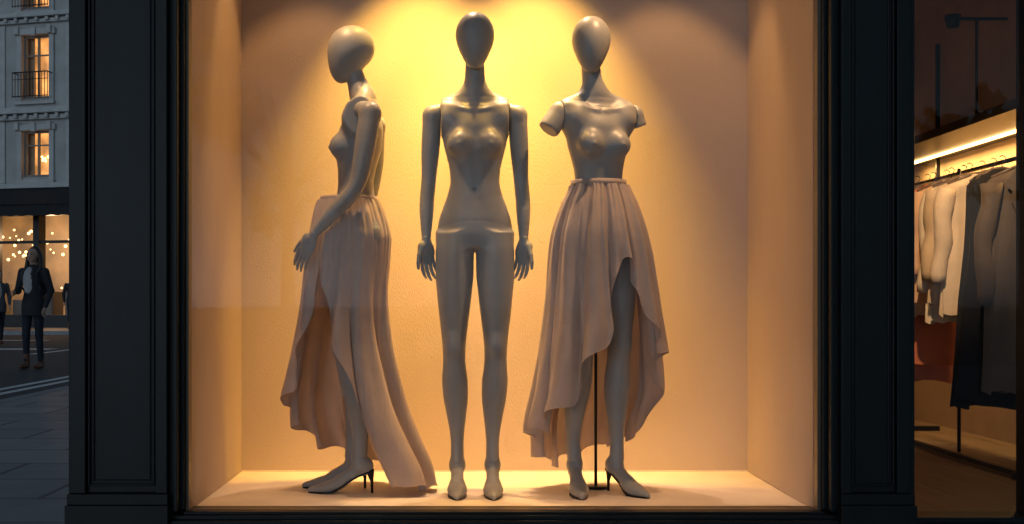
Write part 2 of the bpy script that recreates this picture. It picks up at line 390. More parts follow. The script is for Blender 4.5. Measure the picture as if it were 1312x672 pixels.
# ------------------------------------------------------------------ skirts
def skirt_mesh(name,parent,nu,nv,tabs,hem,edge,top,seed,mod,drift=0,n=10,depth0=0.0,K=.95,lift=.008):
    hs,xl,xr,ry=tabs
    rs=np.random.RandomState(seed); ph=rs.rand(8)*6.28
    u=np.linspace(0,1,nu)[:,None]; t=np.linspace(0,1,nv)[None,:]**.95
    z=np.full((nu,nv),top*.5)+0*t
    e1,e2=edge
    for _ in range(12):
        th=e1(z)+(e2(z)-e1(z))*u
        z=.5*z+.5*(top-t*(top-hem(th)))
    L=mono(hs,xl,z); Rr=mono(hs,xr,z); cx=(L+Rr)/2; rx=(Rr-L)/2; r_y=mono(hs,ry,z)
    d=np.clip((top-z)/top,0,1)
    warp=.8*np.sin(2*th+ph[0])+.45*np.sin(3*th+ph[1])+.35*np.sin(5*th+ph[6])
    phi=n*th+ph[2]+warp+drift*z+.25*np.sin(z*6+ph[3])
    phi2=(2*n+3)*th+ph[4]+1.3*warp+1.6*drift*z+.4*np.sin(z*9+ph[5])
    amp=mod(th,z,d)
    fl=np.clip((t-.70)/.30,0,1)**1.5
    g=np.cos(37*th+ph[5])*.6+np.cos(53*th+ph[7])*.4
    second=np.clip(1.25-d*1.1,.25,1)
    base=.22+.40*np.clip(1-d/.42,0,1)
    off=amp*(base+.52*np.cos(phi)+.24*second*np.cos(phi2))+.0045*np.exp(-d/.16)*g
    off=off+lift*np.exp(-((d-.16)/.12)**2)
    off=off+.007*fl*np.cos(phi2+1.0)
    Kk=(K+.45*fl)*np.clip(d*1.9,0,1)*np.clip(amp/.035,0,1)
    thp=th+Kk/n*np.sin(phi)+.25*Kk/(2*n+3)*np.sin(phi2)
    X=(cx+(rx+off)*np.sin(thp)); Y=(depth0-(r_y+off)*np.cos(thp))
    Zz=z+fl*(.014*np.cos(phi+.6)+.005*np.cos(phi2))
    V=np.stack([X,Y,Zz],2).reshape(-1,3)
    F=[(i*nv+j,i*nv+j+1,(i+1)*nv+j+1,(i+1)*nv+j) for i in range(nu-1) for j in range(nv-1)]
    o=mesh(name,V.tolist(),F,M['skirt'],parent,smooth=True)
    return o,V.reshape(nu,nv,3)
def hem_cord(parent,P): tube('rolled_hem',[tuple(p) for p in P],.0016,M['skirt'],parent,seg=6,cap=False)

hs=np.array([402,396,372,330,302,202,132,82,20,0])*U
xl=np.array([-34,-34,-42,-52,-56,-67,-75,-81,-78,-76])*U
xr=np.array([33,34,42,52,58,73,76,62,58,56])*U
ry=np.array([.092,.097,.124,.152,.160,.182,.195,.205,.21,.21])
ht=np.radians([-180,-140,-115,-90,-60,-38,-18,0,12,24,36,50,66,82,100,122,150,180])
hv=np.array([42,30,46,78,88,115,155,208,262,300,278,222,180,176,140,70,60,42])*U
def hem3(th):
    tt=(th+np.pi)%(2*np.pi)-np.pi; return mono(ht,hv,tt)
sr=empty('silk_skirt',(.535,4.885,FZ))
o,P=skirt_mesh('skirt_cloth',sr,680,150,(hs,xl,xr,ry),hem3,(lambda z:0*z-math.pi,lambda z:0*z+math.pi),396*U,3,
    lambda th,z,d:.008+.060*np.clip(d,0,1)**.75,drift=.5,n=12,depth0=.005,K=1.05)
hem_cord(sr,P[:,-1])
def band(parent,a,b,cxx,cyy,z0,z1,m):
    V=[];F=[];n=96
    for k in range(n):
        t=2*math.pi*k/n
        for z,g in((z0,0),(z0,.003),(z1,.003),(z1,0)): V.append((cxx+(a+g)*math.sin(t),cyy-(b+g)*math.cos(t),z))
    for k in range(n):
        A=k*4;B=((k+1)%n)*4
        for q in range(4): F.append((A+q,B+q,B+(q+1)%4,A+(q+1)%4))
    mesh('waistband',V,F,m,parent,smooth=True)
band(sr,.105,.100,-.0015,.005,393*U,402*U,M['skirt'])
hs1=np.array([382,378,358,340,328,298,248,198,148,113,68,28,0])*U
xl1=np.array([-40,-44,-49,-52,-54,-58,-63,-70,-78,-83,-76,-62,-53])*U
xr1=np.array([28,31,39,44,46,45,40,43,52,60,76,92,98])*U
ry1=np.array([.114,.120,.145,.158,.166,.170,.170,.172,.180,.19,.20,.205,.21])
a1=np.radians([-40,0,40,90,140,180,215,245,268,285,322,360])
v1=np.array([30,22,12,5,10,26,48,76,104,112,118,118])*U
def hem1(th): return mono(a1,v1,th)
def e1(z): return np.radians(mono(np.array([0,28,108,208,322,400])*U,np.array([34,28,16,-8,-38,-38.]),z))
def e2(z): return np.radians(mono(np.array([0,105,150,200,322,400])*U,np.array([268,274,290,305,322,322.]),z))
sl=empty('silk_skirt',(-.415,4.935,FZ))
def mod1(th,z,d):
    hug=np.exp(-((z-.90)/.17)**2)*np.clip(np.cos(th-1.0)+.35,0,1)
    return (.007+.050*d)*(1-.80*np.clip(hug,0,1))
o,P=skirt_mesh('skirt_cloth',sl,560,150,(hs1,xl1,xr1,ry1),hem1,(e1,e2),378*U,11,mod1,drift=3.4,n=11,depth0=.0,K=.9,lift=.004)
hem_cord(sl,P[:,-1]); hem_cord(sl,P[0,8:]); hem_cord(sl,P[-1,8:])
band(sl,.110,.119,-.020,.0,375*U,382*U,M['skirt'])
st=empty('mannequin_stand',(.535,5.0,FZ))
tube('rod',[(0,0,.01),(0,0,.95)],.006,M['black'],st)
tube('base_plate',[(0,0,.001),(0,0,.009)],.05,M['black'],st,seg=40)

# ------------------------------------------------------------------ shop building
shop=empty('shop_building')
XL,XR=-.952,1.248; G=4.5; BK=5.5
dz1=2.95
box('display_back_wall',(XL-.003,BK,FZ+.002),(XR+.003,BK+.08,dz1),M['wall'],shop)
box('display_side_wall',(XL-.06,G-.02,FZ+.002),(XL,BK-.001,dz1),M['wall'],shop)
box('display_side_wall',(XR,G-.02,FZ+.002),(XR+.06,BK-.001,dz1),M['wall'],shop)
box('display_floor',(XL-.02,G-.015,.13),(XR+.02,BK+.03,FZ),M['dfloor'],shop)
box('display_ceiling',(XL-.06,G-.02,dz1+.002),(XR+.06,BK+.08,dz1+.08),M['wall'],shop)
box('skirting',(XL+.001,BK-.006,FZ),(XR-.001,BK-.001,FZ+.006),M['dfloor'],shop)
P_=[]
def fbox(x0,x1,y0,z0,z1,y1=4.52): P_.append(((x0,y0,z0),(x1,y1,z1)))
PB,PT=.12,2.80
fbox(-1.345,-1.288,4.34,.30,PT)
fbox(-1.288,-1.048,4.365,.30,PT)
fbox(-1.283,-1.276,4.352,.325,PT-.02,4.367); fbox(-1.268,-1.262,4.358,.34,PT-.04,4.367)
fbox(-1.074,-1.068,4.358,.34,PT-.04,4.367); fbox(-1.060,-1.053,4.352,.325,PT-.02,4.367)
fbox(-1.262,-1.074,4.358,.340,.346,4.367)
fbox(-1.276,-1.060,4.352,.325,.332,4.367)
fbox(-1.048,-1.008,4.34,.30,PT)
fbox(-1.008,-.990,4.375,.235,PT); fbox(-.990,-.976,4.355,.235,PT); fbox(-.976,-.962,4.40,.235,PT)
fbox(-1.352,-.999,4.315,PB,.262); fbox(-1.348,-1.003,4.328,.262,.2995)
fbox(1.262,1.276,4.40,.235,PT); fbox(1.276,1.290,4.355,.235,PT); fbox(1.290,1.308,4.375,.235,PT)
fbox(1.308,1.342,4.34,.30,PT); fbox(1.342,1.500,4.365,.30,PT)
fbox(1.347,1.354,4.352,.325,PT-.02,4.367); fbox(1.362,1.367,4.358,.34,PT-.04,4.367)
fbox(1.488,1.495,4.352,.325,PT-.02,4.367); fbox(1.475,1.480,4.358,.34,PT-.04,4.367)
fbox(1.354,1.488,4.352,.325,.332,4.367)
fbox(1.500,1.545,4.34,.30,PT); fbox(1.545,1.570,4.37,.235,PT)
fbox(1.302,1.560,4.315,PB,.262); fbox(1.305,1.556,4.328,.262,.2995)
fbox(-.999,1.302,4.345,PB,.205); fbox(-.998,1.301,4.37,.205,.219); fbox(-.962,1.262,4.39,.219,.229)
fbox(1.570,3.40,4.36,PB,.19); fbox(1.571,3.40,4.385,.19,.21)
fbox(1.985,2.012,4.40,.21,PT); fbox(3.40,3.75,4.34,PB,PT)
fbox(-1.345,3.75,4.36,PT+.002,3.00); fbox(-1.38,3.78,4.30,3.002,3.06); fbox(-1.34,3.75,4.38,3.062,3.55); fbox(-1.42,3.82,4.22,3.552,3.66)
boxes('painted_facade_joinery',P_,M['paint'],shop,bev=.0022)
boxes('inner_bead',[((-.962,4.425,.229),(-.951,4.475,PT)),((1.249,4.425,.229),(1.262,4.475,PT)),((-.951,4.425,.2235),(1.249,4.475,.231))],M['bronze'],shop,bev=.001)
pane('display_glass',-.956,1.254,4.448,.228,PT,shop)
M['glass2']=glassmat('store_window_glass',(.95,.97,.97),1.42)
pane('store_glass',1.568,1.9865,4.448,.208,PT,shop,M['glass2'])
pane('store_glass',2.011,3.402,4.448,.208,PT,shop,M['glass2'])
M['stone']=brickmat('limestone_blocks',(.34,.31,.27),(.29,.27,.24),(.18,.16,.14),1,1.1,.45,.012)
M['plaster']=mat('store_plaster',(.42,.33,.24),rough=.8,var=.08,scale=4,bump=.1,bscale=60)
M['wood']=mat('store_floor_wood',(.14,.10,.07),rough=.45,var=.3,scale=3,stretch=(8,.6,1),bump=.1,bscale=20)
box('side_wall',(-1.34,4.53,.12),(-1.04,16,8.5),M['stone'],shop)
box('front_upper_wall',(-1.338,4.40,3.662),(12,4.7,8.5),M['stone'],shop)
box('front_wall_right',(3.752,4.40,.12),(12,4.7,3.65),M['stone'],shop)
box('roof',(-1.5,4.2,8.502),(12.1,16.1,8.7),M['stone'],shop)
box('rear_wall',(-1.03,15.8,.12),(12,16,8.5),M['stone'],shop)
box('store_floor',(1.33,4.53,.0),(3.5,9.6,.125),M['wood'],shop)
box('store_back_wall',(1.33,9.3,.062),(3.5,9.45,2.95),M['plaster'],shop)
box('store_right_wall',(3.26,4.53,.062),(3.40,9.298,2.95),M['plaster'],shop)
box('store_left_wall',(1.335,4.53,.062),(1.40,9.298,2.95),M['plaster'],shop)
box('store_ceiling',(1.33,4.53,2.952),(3.5,9.5,3.02),M['plaster'],shop)
box('wall_panel_trim',(3.10,9.27,.13),(3.14,9.299,2.94),M['wood'],shop)
tr=empty('ceiling_track_lights')
tube('track',[(XL+.1,4.95,dz1-.02),(XR-.1,4.95,dz1-.02)],.012,M['black'],tr)
tube('track_front',[(XL+.1,4.62,dz1-.02),(XR-.1,4.62,dz1-.02)],.012,M['black'],tr)
def spot(name,loc,tgt,W,ang,blend,col,rad=.02,par=None):
    par=par or tr
    l=bpy.data.lights.new(name,'SPOT'); l.energy=W; l.spot_size=R(ang); l.spot_blend=blend; l.color=col; l.shadow_soft_size=rad
    o=bpy.data.objects.new(name,l); link(o,par); o.location=loc
    d=(Vector(tgt)-Vector(loc)).normalized(); o.rotation_euler=d.to_track_quat('-Z','Y').to_euler()
    q=Vector(loc)
    tube('spot_can',[q-d*.13,q-d*.03],.04,M['black'],par,seg=24)
    tube('spot_stem',[q-d*.1,(q.x,q.y,dz1-.0)],.006,M['black'],par)
    return o
AM=(1,.56,.105)
spot('spot_lamp',(-.19,4.94,2.83),(-.14,5.44,1.40),265,64,.8,AM)
spot('spot_lamp',(.33,4.94,2.83),(.28,5.44,1.40),265,64,.8,AM)
spot('spot_lamp',(.86,4.99,2.82),(.90,5.40,1.0),26,62,.4,(1,.52,.18))
spot('spot_lamp',(-.64,4.99,2.82),(-.66,5.40,1.0),22,62,.4,(1,.52,.18))
W2=(1,.58,.28)
spot('spot_lamp',(-.66,4.60,2.84),(-.32,5.0,.9),70,52,.8,W2,.012)
spot('spot_lamp',(.88,4.60,2.84),(.48,5.0,.8),95,52,.8,W2,.012)
spot('spot_lamp',(-.05,5.30,2.84),(.02,4.72,.22),120,52,.7,(1,.66,.40))
spot('spot_lamp',(.30,5.30,2.84),(.38,4.72,.22),95,52,.7,(1,.66,.40))

# ------------------------------------------------------------------ store interior: shelf, rail, clothes
sh=empty('wall_shelf')
box('shelf_board',(2.78,5.6,1.93),(3.258,9.0,1.97),M['black'],sh,bev=.003)
box('shelf_lip',(2.77,5.6,1.925),(2.782,9.0,1.975),M['black'],sh)
M['led']=emis('led_strip',(1,.55,.18),9)
box('led_strip',(3.10,5.7,1.915),(3.13,8.9,1.927),M['led'],sh)
for yy in(6.9,8.2):
    la=bpy.data.lights.new('led_lamp','AREA'); la.shape='RECTANGLE'; la.size=.05; la.size_y=1.3; la.energy=20; la.color=(1,.54,.17)
    lo=bpy.data.objects.new('led_lamp',la); link(lo,sh); lo.location=(3.115,yy,1.905)
sp_=empty('added_clothes_light')
spot('spot_lamp',(1.9,5.3,2.80),(2.72,7.0,1.25),260,34,.9,(1,.62,.32),.03,sp_)  # added lamp, only there to brighten the hanging clothes
bk=[]
for yy in(5.9,7.2,8.5): bk.append(((3.20,yy,1.0),(3.225,yy+.02,2.7)))
boxes('upright',bk,M['black'],sh)
wl=empty('wall_lamp',(3.0,7.4,2.62))
tube('arm',[(.2,0,0),(-.12,0,0)],.010,M['black'],wl); tube('shade',[(-.12,0,.02),(-.12,0,-.05)],[.05,.035],M['black'],wl,seg=20); tube('drop_rod',[(.02,0,0),(.02,0,-.64)],.008,M['black'],wl)
rk=empty('clothes_rail')
RX,RZ=2.86,1.70
tube('rail',[(RX,5.9,RZ),(RX,8.3,RZ)],.012,M['black'],rk)
for yy in(5.95,8.25):
    tube('post',[(RX,yy,.13),(RX,yy,RZ)],.012,M['black'],rk)
    boxes('foot',[((RX-.26,yy-.02,.127),(RX+.26,yy+.02,.155))],M['black'],rk)
boxes('base_bar',[((RX-.24,5.97,.135),(RX-.21,8.23,.16))],M['black'],rk)
tube('post',[(RX-.1,7.0,.13),(RX-.1,7.0,RZ)],.010,M['black'],rk)
def garment(name,y,w,wb,ln,col,sleeve=.55,rz=0,thick=.05,lapel=None,rough=.8,seed=0,neck=.06,dx=0):
    e=empty(name,(RX+dx+random.uniform(-.02,.01),y,RZ-.05),rz)
    m=fabric(name+'_cloth',col,trans=0.0,rough=rough,sheen=.08,wr=.5)
    rs=np.random.RandomState(seed); n=72; rows=[(0,neck*.9,.02),(-.012,neck,.03),(-.03,neck+.05,.035),(-.055,w*.85,.04),(-.075,w*.97,.045),(-.12,w,thick)]
    k=16
    for i in range(1,k+1):
        t=i/k; rows.append((-.12-t*(ln-.12),w*(1-.09*math.sin(min(t*2,1)*math.pi*.9))*(1-t)+wb*t,thick*(1+.5*t)))
    V=[];F=[]; p1,p2,p3=rs.rand(3)*6.28
    for (z,a,b) in rows:
        d=min(1,max(0,-z/ln))
        for q in range(n):
            t=2*math.pi*q/n
            f=.5*math.cos(7*t+p1+z*2)+.3*math.cos(12*t+p2-z*3)+.25*math.cos(5*t+p3+z*7)
            V.append((a*math.copysign(abs(math.sin(t))**.8,math.sin(t))+.014*d*f, -b*math.cos(t)-.034*d*f*math.cos(t), z-(.015*f*d if d>.95 else 0)))
    for i in range(len(rows)-1):
        for q in range(n): F.append((i*n+q,i*n+(q+1)%n,(i+1)*n+(q+1)%n,(i+1)*n+q))
    mesh('body',V,F,m,e,smooth=True)
    if sleeve:
        for s in(-1,1):
            pts=[];rad=[]
            for i in range(12):
                t=i/11; pts.append((s*(w*.90+.035*math.sin(t*1.6)+.010*math.sin(t*9+p1)),.008*math.sin(t*7+p2)-.012,-.085-t*sleeve)); rad.append((.052*(1-t)+.040*t)*(1+.08*math.sin(t*17+p3)))
            tube('sleeve',pts,rad,m,e,seg=18)
    if lapel:
        m2=mat(name+'_lapel',lapel,rough=.8)
        for s in(-1,1):
            mesh('lapel',[(s*.055,-.034,-.005),(s*.115,-.052,-.10),(s*.085,-.056,-.13),(s*.10,-.058,-.16),(s*.01,-.064,-.36),(s*.02,-.050,-.10)],[(0,1,2,3,4,5)],m2,e)
    tube('hanger',[(-w*.85,0,-.052),(-.05,0,.002),(0,0,.008),(.05,0,.002),(w*.85,0,-.052)],.008,M['wood'],e,seg=8)
    tube('hanger_hook',[(0,0,.006),(0,0,.03),(.012,0,.045),(.018,0,.058),(.012,0,.068),(0,0,.072),(-.012,0,.066)],.0025,M['black'],e,seg=6)
    return e
gs=[('hanging_blazer',.20,.215,1.15,(.11,.085,.065),.62,(.07,.055,.045),.04),
('hanging_dress',.155,.24,1.20,(.010,.010,.012),0,None,-.03),('hanging_dress',.15,.24,1.24,(.012,.012,.013),0,None,-.05),
('hanging_shirt',.21,.22,.76,(.62,.50,.36),.50,None,-.05),('hanging_shirt',.20,.22,.70,(.50,.38,.25),.48,None,-.06),('hanging_shirt',.21,.22,.80,(.68,.58,.44),.55,None,-.07),
('hanging_blouse',.20,.22,.70,(.56,.36,.22),.45,None,-.07),('hanging_shirt',.20,.22,.76,(.60,.46,.33),.5,None,-.07),('hanging_dress',.20,.26,1.05,(.46,.15,.08),.4,None,-.08),('hanging_shirt',.20,.22,.8,(.55,.40,.28),.5,None,-.08),('hanging_dress',.20,.26,1.16,(.50,.20,.13),.3,None,-.09)]
yy=6.45
for i,g in enumerate(gs):
    garment(g[0],yy,g[1],g[2],g[3],g[4],g[5],R(random.uniform(-7,7)),.030,g[6],seed=i+3,dx=g[7]); yy+=random.uniform(.10,.135)

# ------------------------------------------------------------------ street
M['asphalt']=mat('asphalt',(.048,.052,.058),rough=.75,var=.25,scale=3,bump=.3,bscale=120)
M['paving']=brickmat('stone_paving',(.34,.35,.37),(.25,.26,.28),(.09,.09,.10),1,.9,.6,.014,rough=.55,bump=.5)
M['kerb']=mat('granite_kerb',(.30,.30,.31),rough=.7,var=.2,scale=20)
M['white']=mat('road_paint',(.78,.78,.76),rough=.7,var=.2,scale=12)
mesh('ground',[(-400,-400,-.012),(400,-400,-.012),(400,400,-.012),(-400,400,-.012)],[(0,1,2,3)],M['asphalt'])
mesh('road',[(-40,-60,0),(60,-60,0),(60,120,0),(-40,120,0)],[(0,1,2,3)],M['asphalt'])
KX=-4.0
pv=empty('pavement')
box('slabs',(KX+.16,-8,-.01),(14,30,.12),M['paving'],pv)
boxes('kerb_stones',[((KX,-8+i*1.0,-.01),(KX+.157,-8+i*1.0+.992,.123)) for i in range(38)],M['kerb'],pv,bev=.012)
pf=empty('pavement')
box('slabs',(-60,39.2,-.01),(40,60,.12),M['paving'],pf)
boxes('kerb_stones',[((-60+i*1.2,39.03,-.01),(-60+i*1.2+1.19,39.197,.123)) for i in range(83)],M['kerb'],pf,bev=.01)
mk=[]
for x in(-4.86,-5.12): mk.append(((x-.055,-8,.001),(x+.055,34,.004)))
mk.append(((-14.2,26.4,.001),(-8.6,27.0,.0041)))
mk.append(((-14.5,33.0,.001),(-10.8,33.35,.004)))
for i in range(7): mk.append(((-8.2,-6+i*6,.001),(-8.06,-3+i*6,.0038)))
boxes('road_markings',mk,M['white'])

# ------------------------------------------------------------------ townhouse across the street
M['cream']=mat('cream_stone',(.45,.44,.42),rough=.85,var=.14,scale=1.5,bump=.25,bscale=14)
M['cream2']=mat('cream_trim',(.52,.51,.49),rough=.8,var=.1,scale=3,bump=.1,bscale=20)
M['lit']=emis_var('lit_room',(1,.42,.11),1.5,1.3)  # back panels emit, lamplight in the rooms is put into the material
M['litshop']=emis_var('shop_wall_glow',(1,.43,.11),.30,1.0)  # warm glow built into the wall colour, the wall is no lamp
M['frame']=mat('window_frame',(.25,.22,.19),rough=.5)
M['dark']=mat('dark_shopfront',(.02,.02,.022),rough=.45,var=.2)
M['awn']=mat('awning_canvas',(.02,.021,.024),rough=.85,var=.2,scale=8)
M['bulb']=emis('bulb_glow',(1,.56,.20),5)
th=empty('townhouse',(-15.1,45,0.12),R(-16))
cols=[-9,-6,-3,0,3,6,9]
floors=[(5.35,7.0),(8.15,10.4),(11.35,13.5),(14.5,16.2)]
W0,W1=-10.8,10.8
B=[]
ww=.56
z=4.95
for (a,b) in floors:
    B.append(((W0,0,z),(W1,.5,a)))
    xs=[W0]+sum([[c-ww,c+ww] for c in cols],[])+[W1]
    for i in range(0,len(xs),2): B.append(((xs[i],0,a),(xs[i+1],.5,b)))
    z=b
B.append(((W0,0,z),(W1,.5,17.2)))
boxes('walls',B,M['cream'],th)
T=[]
for zc,hh,pr in((4.95,.18,.22),(7.38,.16,.22),(7.58,.20,.42),(10.82,.14,.18),(11.0,.16,.36),(14.0,.15,.25),(17.2,.2,.3),(17.42,.35,.6)):
    T.append(((W0-.1,-pr,zc),(W1+.1,-.002,zc+hh)))
x=W0
while x<W1:
    T.append(((x,-.34,7.42),(x+.14,-.222,7.575))); T.append(((x,-.30,10.86),(x+.12,-.182,10.995))); x+=.42
for c in cols:
    for (a,b) in floors:
        T+= [((c-ww-.2,-.09,a-.1),(c-ww-.002,-.003,b+.0)),((c+ww+.002,-.09,a-.1),(c+ww+.2,-.003,b+.0)),((c-ww-.28,-.16,b+.003),(c+ww+.28,-.003,b+.22)),((c-ww-.25,-.18,a-.22),(c+ww+.25,-.003,a-.103))]
        for s in(-1,1): T.append(((c+s*(ww+.1)-.08,-.26,b+.02),(c+s*(ww+.1)+.08,-.162,b+.30)))
        T.append(((c-.1,-.24,b-.05),(c+.1,-.162,b+.26)))
for c in(-1.5,1.5,4.5,-4.5): T.append(((c-.25,-.07,5.15),(c+.25,-.004,7.37))); T.append(((c-.25,-.07,7.8),(c+.25,-.004,10.8)))
boxes('cornices_and_trim',T,M['cream2'],th,bev=.02)
FR=[];LT=[];DK=[]
for ci,c in enumerate(cols):
    for fi,(a,b) in enumerate(floors):
        FR+= [((c-ww,.14,a),(c-ww+.07,.22,b)),((c+ww-.07,.14,a),(c+ww,.22,b)),((c-.035,.14,a),(c+.035,.22,b)),((c-ww+.07,.14,b-.07),(c+ww-.07,.219,b)),((c-ww+.07,.14,a),(c+ww-.07,.219,a+.1)),((c-ww+.07,.145,a+(b-a)*.68),(c+ww-.07,.215,a+(b-a)*.68+.05))]
        lit=(ci==3 and fi<3) or (ci*7+fi*3)%5==0
        (LT if lit else DK).append(((c-ww-.3,.9,a-.3),(c+ww+.3,.95,b+.3)))
boxes('window_frames',FR,M['frame'],th)
boxes('room_glow_panels',LT,M['lit'],th); boxes('dark_rooms',DK,M['dark'],th)
curt=[]
for ci,c in enumerate(cols):
    for fi,(a,b) in enumerate(floors):
        curt+=[((c-ww-.05,.40,a),(c-ww+.22,.43,b)),((c+ww-.22,.40,a),(c+ww+.05,.43,b))]
M['curtain']=mat('curtain_cloth',(.42,.30,.19),rough=.9)
boxes('curtains',curt,M['curtain'],th)
RL=[]
for c in cols:
    for (a,b) in floors[1:3]:
        RL+=[((c-.72,-.40,a+.86),(c+.72,-.36,a+.90)),((c-.72,-.395,a+.02),(c+.72,-.365,a+.05)),((c-.72,-.395,a+.62),(c+.72,-.365,a+.64))]
        for i in range(13): RL.append(((c-.72+i*.12-.009,-.389,a-.02),(c-.72+i*.12+.009,-.371,a+.86)))
        for s in(-1,1): RL.append(((c+s*.70-.015,-.36,a+.86),(c+s*.70+.015,-.0,a+.89)))
boxes('balcony_railings',RL,M['black'],th)
S=[((W0,0,4.0),(W1,.45,4.945)),((W0,.0,.0),(W1,.4,.45))]
for i in range(13):
    xx=W0+i*1.8; S.append(((xx-.12,-.03,.452),(xx+.12,.40,3.998)))
S.append(((W0,.05,3.0),(W1,.2,3.1)))
boxes('shopfront_frames',S,M['dark'],th,bev=.01)
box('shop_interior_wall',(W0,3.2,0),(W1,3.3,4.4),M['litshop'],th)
box('shop_interior_floor',(W0,.46,-.005),(W1,3.19,.03),M['frame'],th)
box('shop_interior_ceiling',(W0,.46,4.4),(W1,3.3,4.5),M['frame'],th)
BV=[];BFc=[]
def bulb(x,y,zz,r):
    v,f=tubeVF([(x,y,zz-r),(x,y,zz-r*.5),(x,y,zz+r*.5),(x,y,zz+r)],[r*.3,r,r,r*.3],8,True,len(BV)); BV.extend(v); BFc.extend(f)
for i in range(130): bulb(random.uniform(-6,6),random.uniform(.7,2.8),random.choice([2.9,3.2,3.5,2.6,1.5])+random.uniform(-.15,.15),random.uniform(.025,.055))
for i in range(9): bulb(.16*math.cos(i*.7),.6+.1*math.sin(i*.7),6.0+.07*(i%3),.04)
mesh('bulbs',BV,BFc,M['bulb'],th,smooth=True)
for i in range(10):
    x=-5+i*1.1; box('display_table',(x,1.0,.03),(x+.6,1.7,1.0+.3*(i%3)),M['frame'],th,bev=.03)
pl=bpy.data.lights.new('cafe_lamp','POINT'); pl.energy=160; pl.color=(1,.6,.3); pl.shadow_soft_size=.2
po=bpy.data.objects.new('cafe_lamp',pl); link(po,th); po.location=(-.5,1.6,3.2)
aw=[];af=[]
n=60
for i in range(n+1):
    x=-7+14*i/n
    aw+=[(x,-.03,5.0),(x,-1.5,4.25),(x,-1.5+.015*math.sin(i*1.9),3.85+.04*(i%2))]
for i in range(n):
    for k in range(2): a=i*3+k; af.append((a,a+3,a+4,a+1))
mesh('awning',aw,af,M['awn'],th)
tube('awning_bar',[(-7,-1.49,4.25),(7,-1.49,4.25)],.03,M['black'],th)
cu=bpy.data.curves.new('shop_letters','FONT'); cu.body='CAFE REX'; cu.size=.42; cu.extrude=.01; cu.align_x='RIGHT'
lt=bpy.data.objects.new('shop_letters',cu); link(lt,th); lt.location=(-.62,-1.56,3.95); lt.rotation_euler=(R(90),0,0); cu.materials.append(M['white'])
nb=empty('office_building',(-34,38,0))
box('walls',(-14,0,0),(3,14,19),M['cream'],nb)
boxes('windows',[((-13+i*2.6,-.05,2.5+j*3.3),(-11.6+i*2.6,.02,4.7+j*3.3)) for i in range(6) for j in range(5)],M['dark'],nb)
boxes('cornices',[((-14.1,-.25,1.8+j*3.3),(3.1,-.001,2.0+j*3.3)) for j in range(6)],M['cream2'],nb)

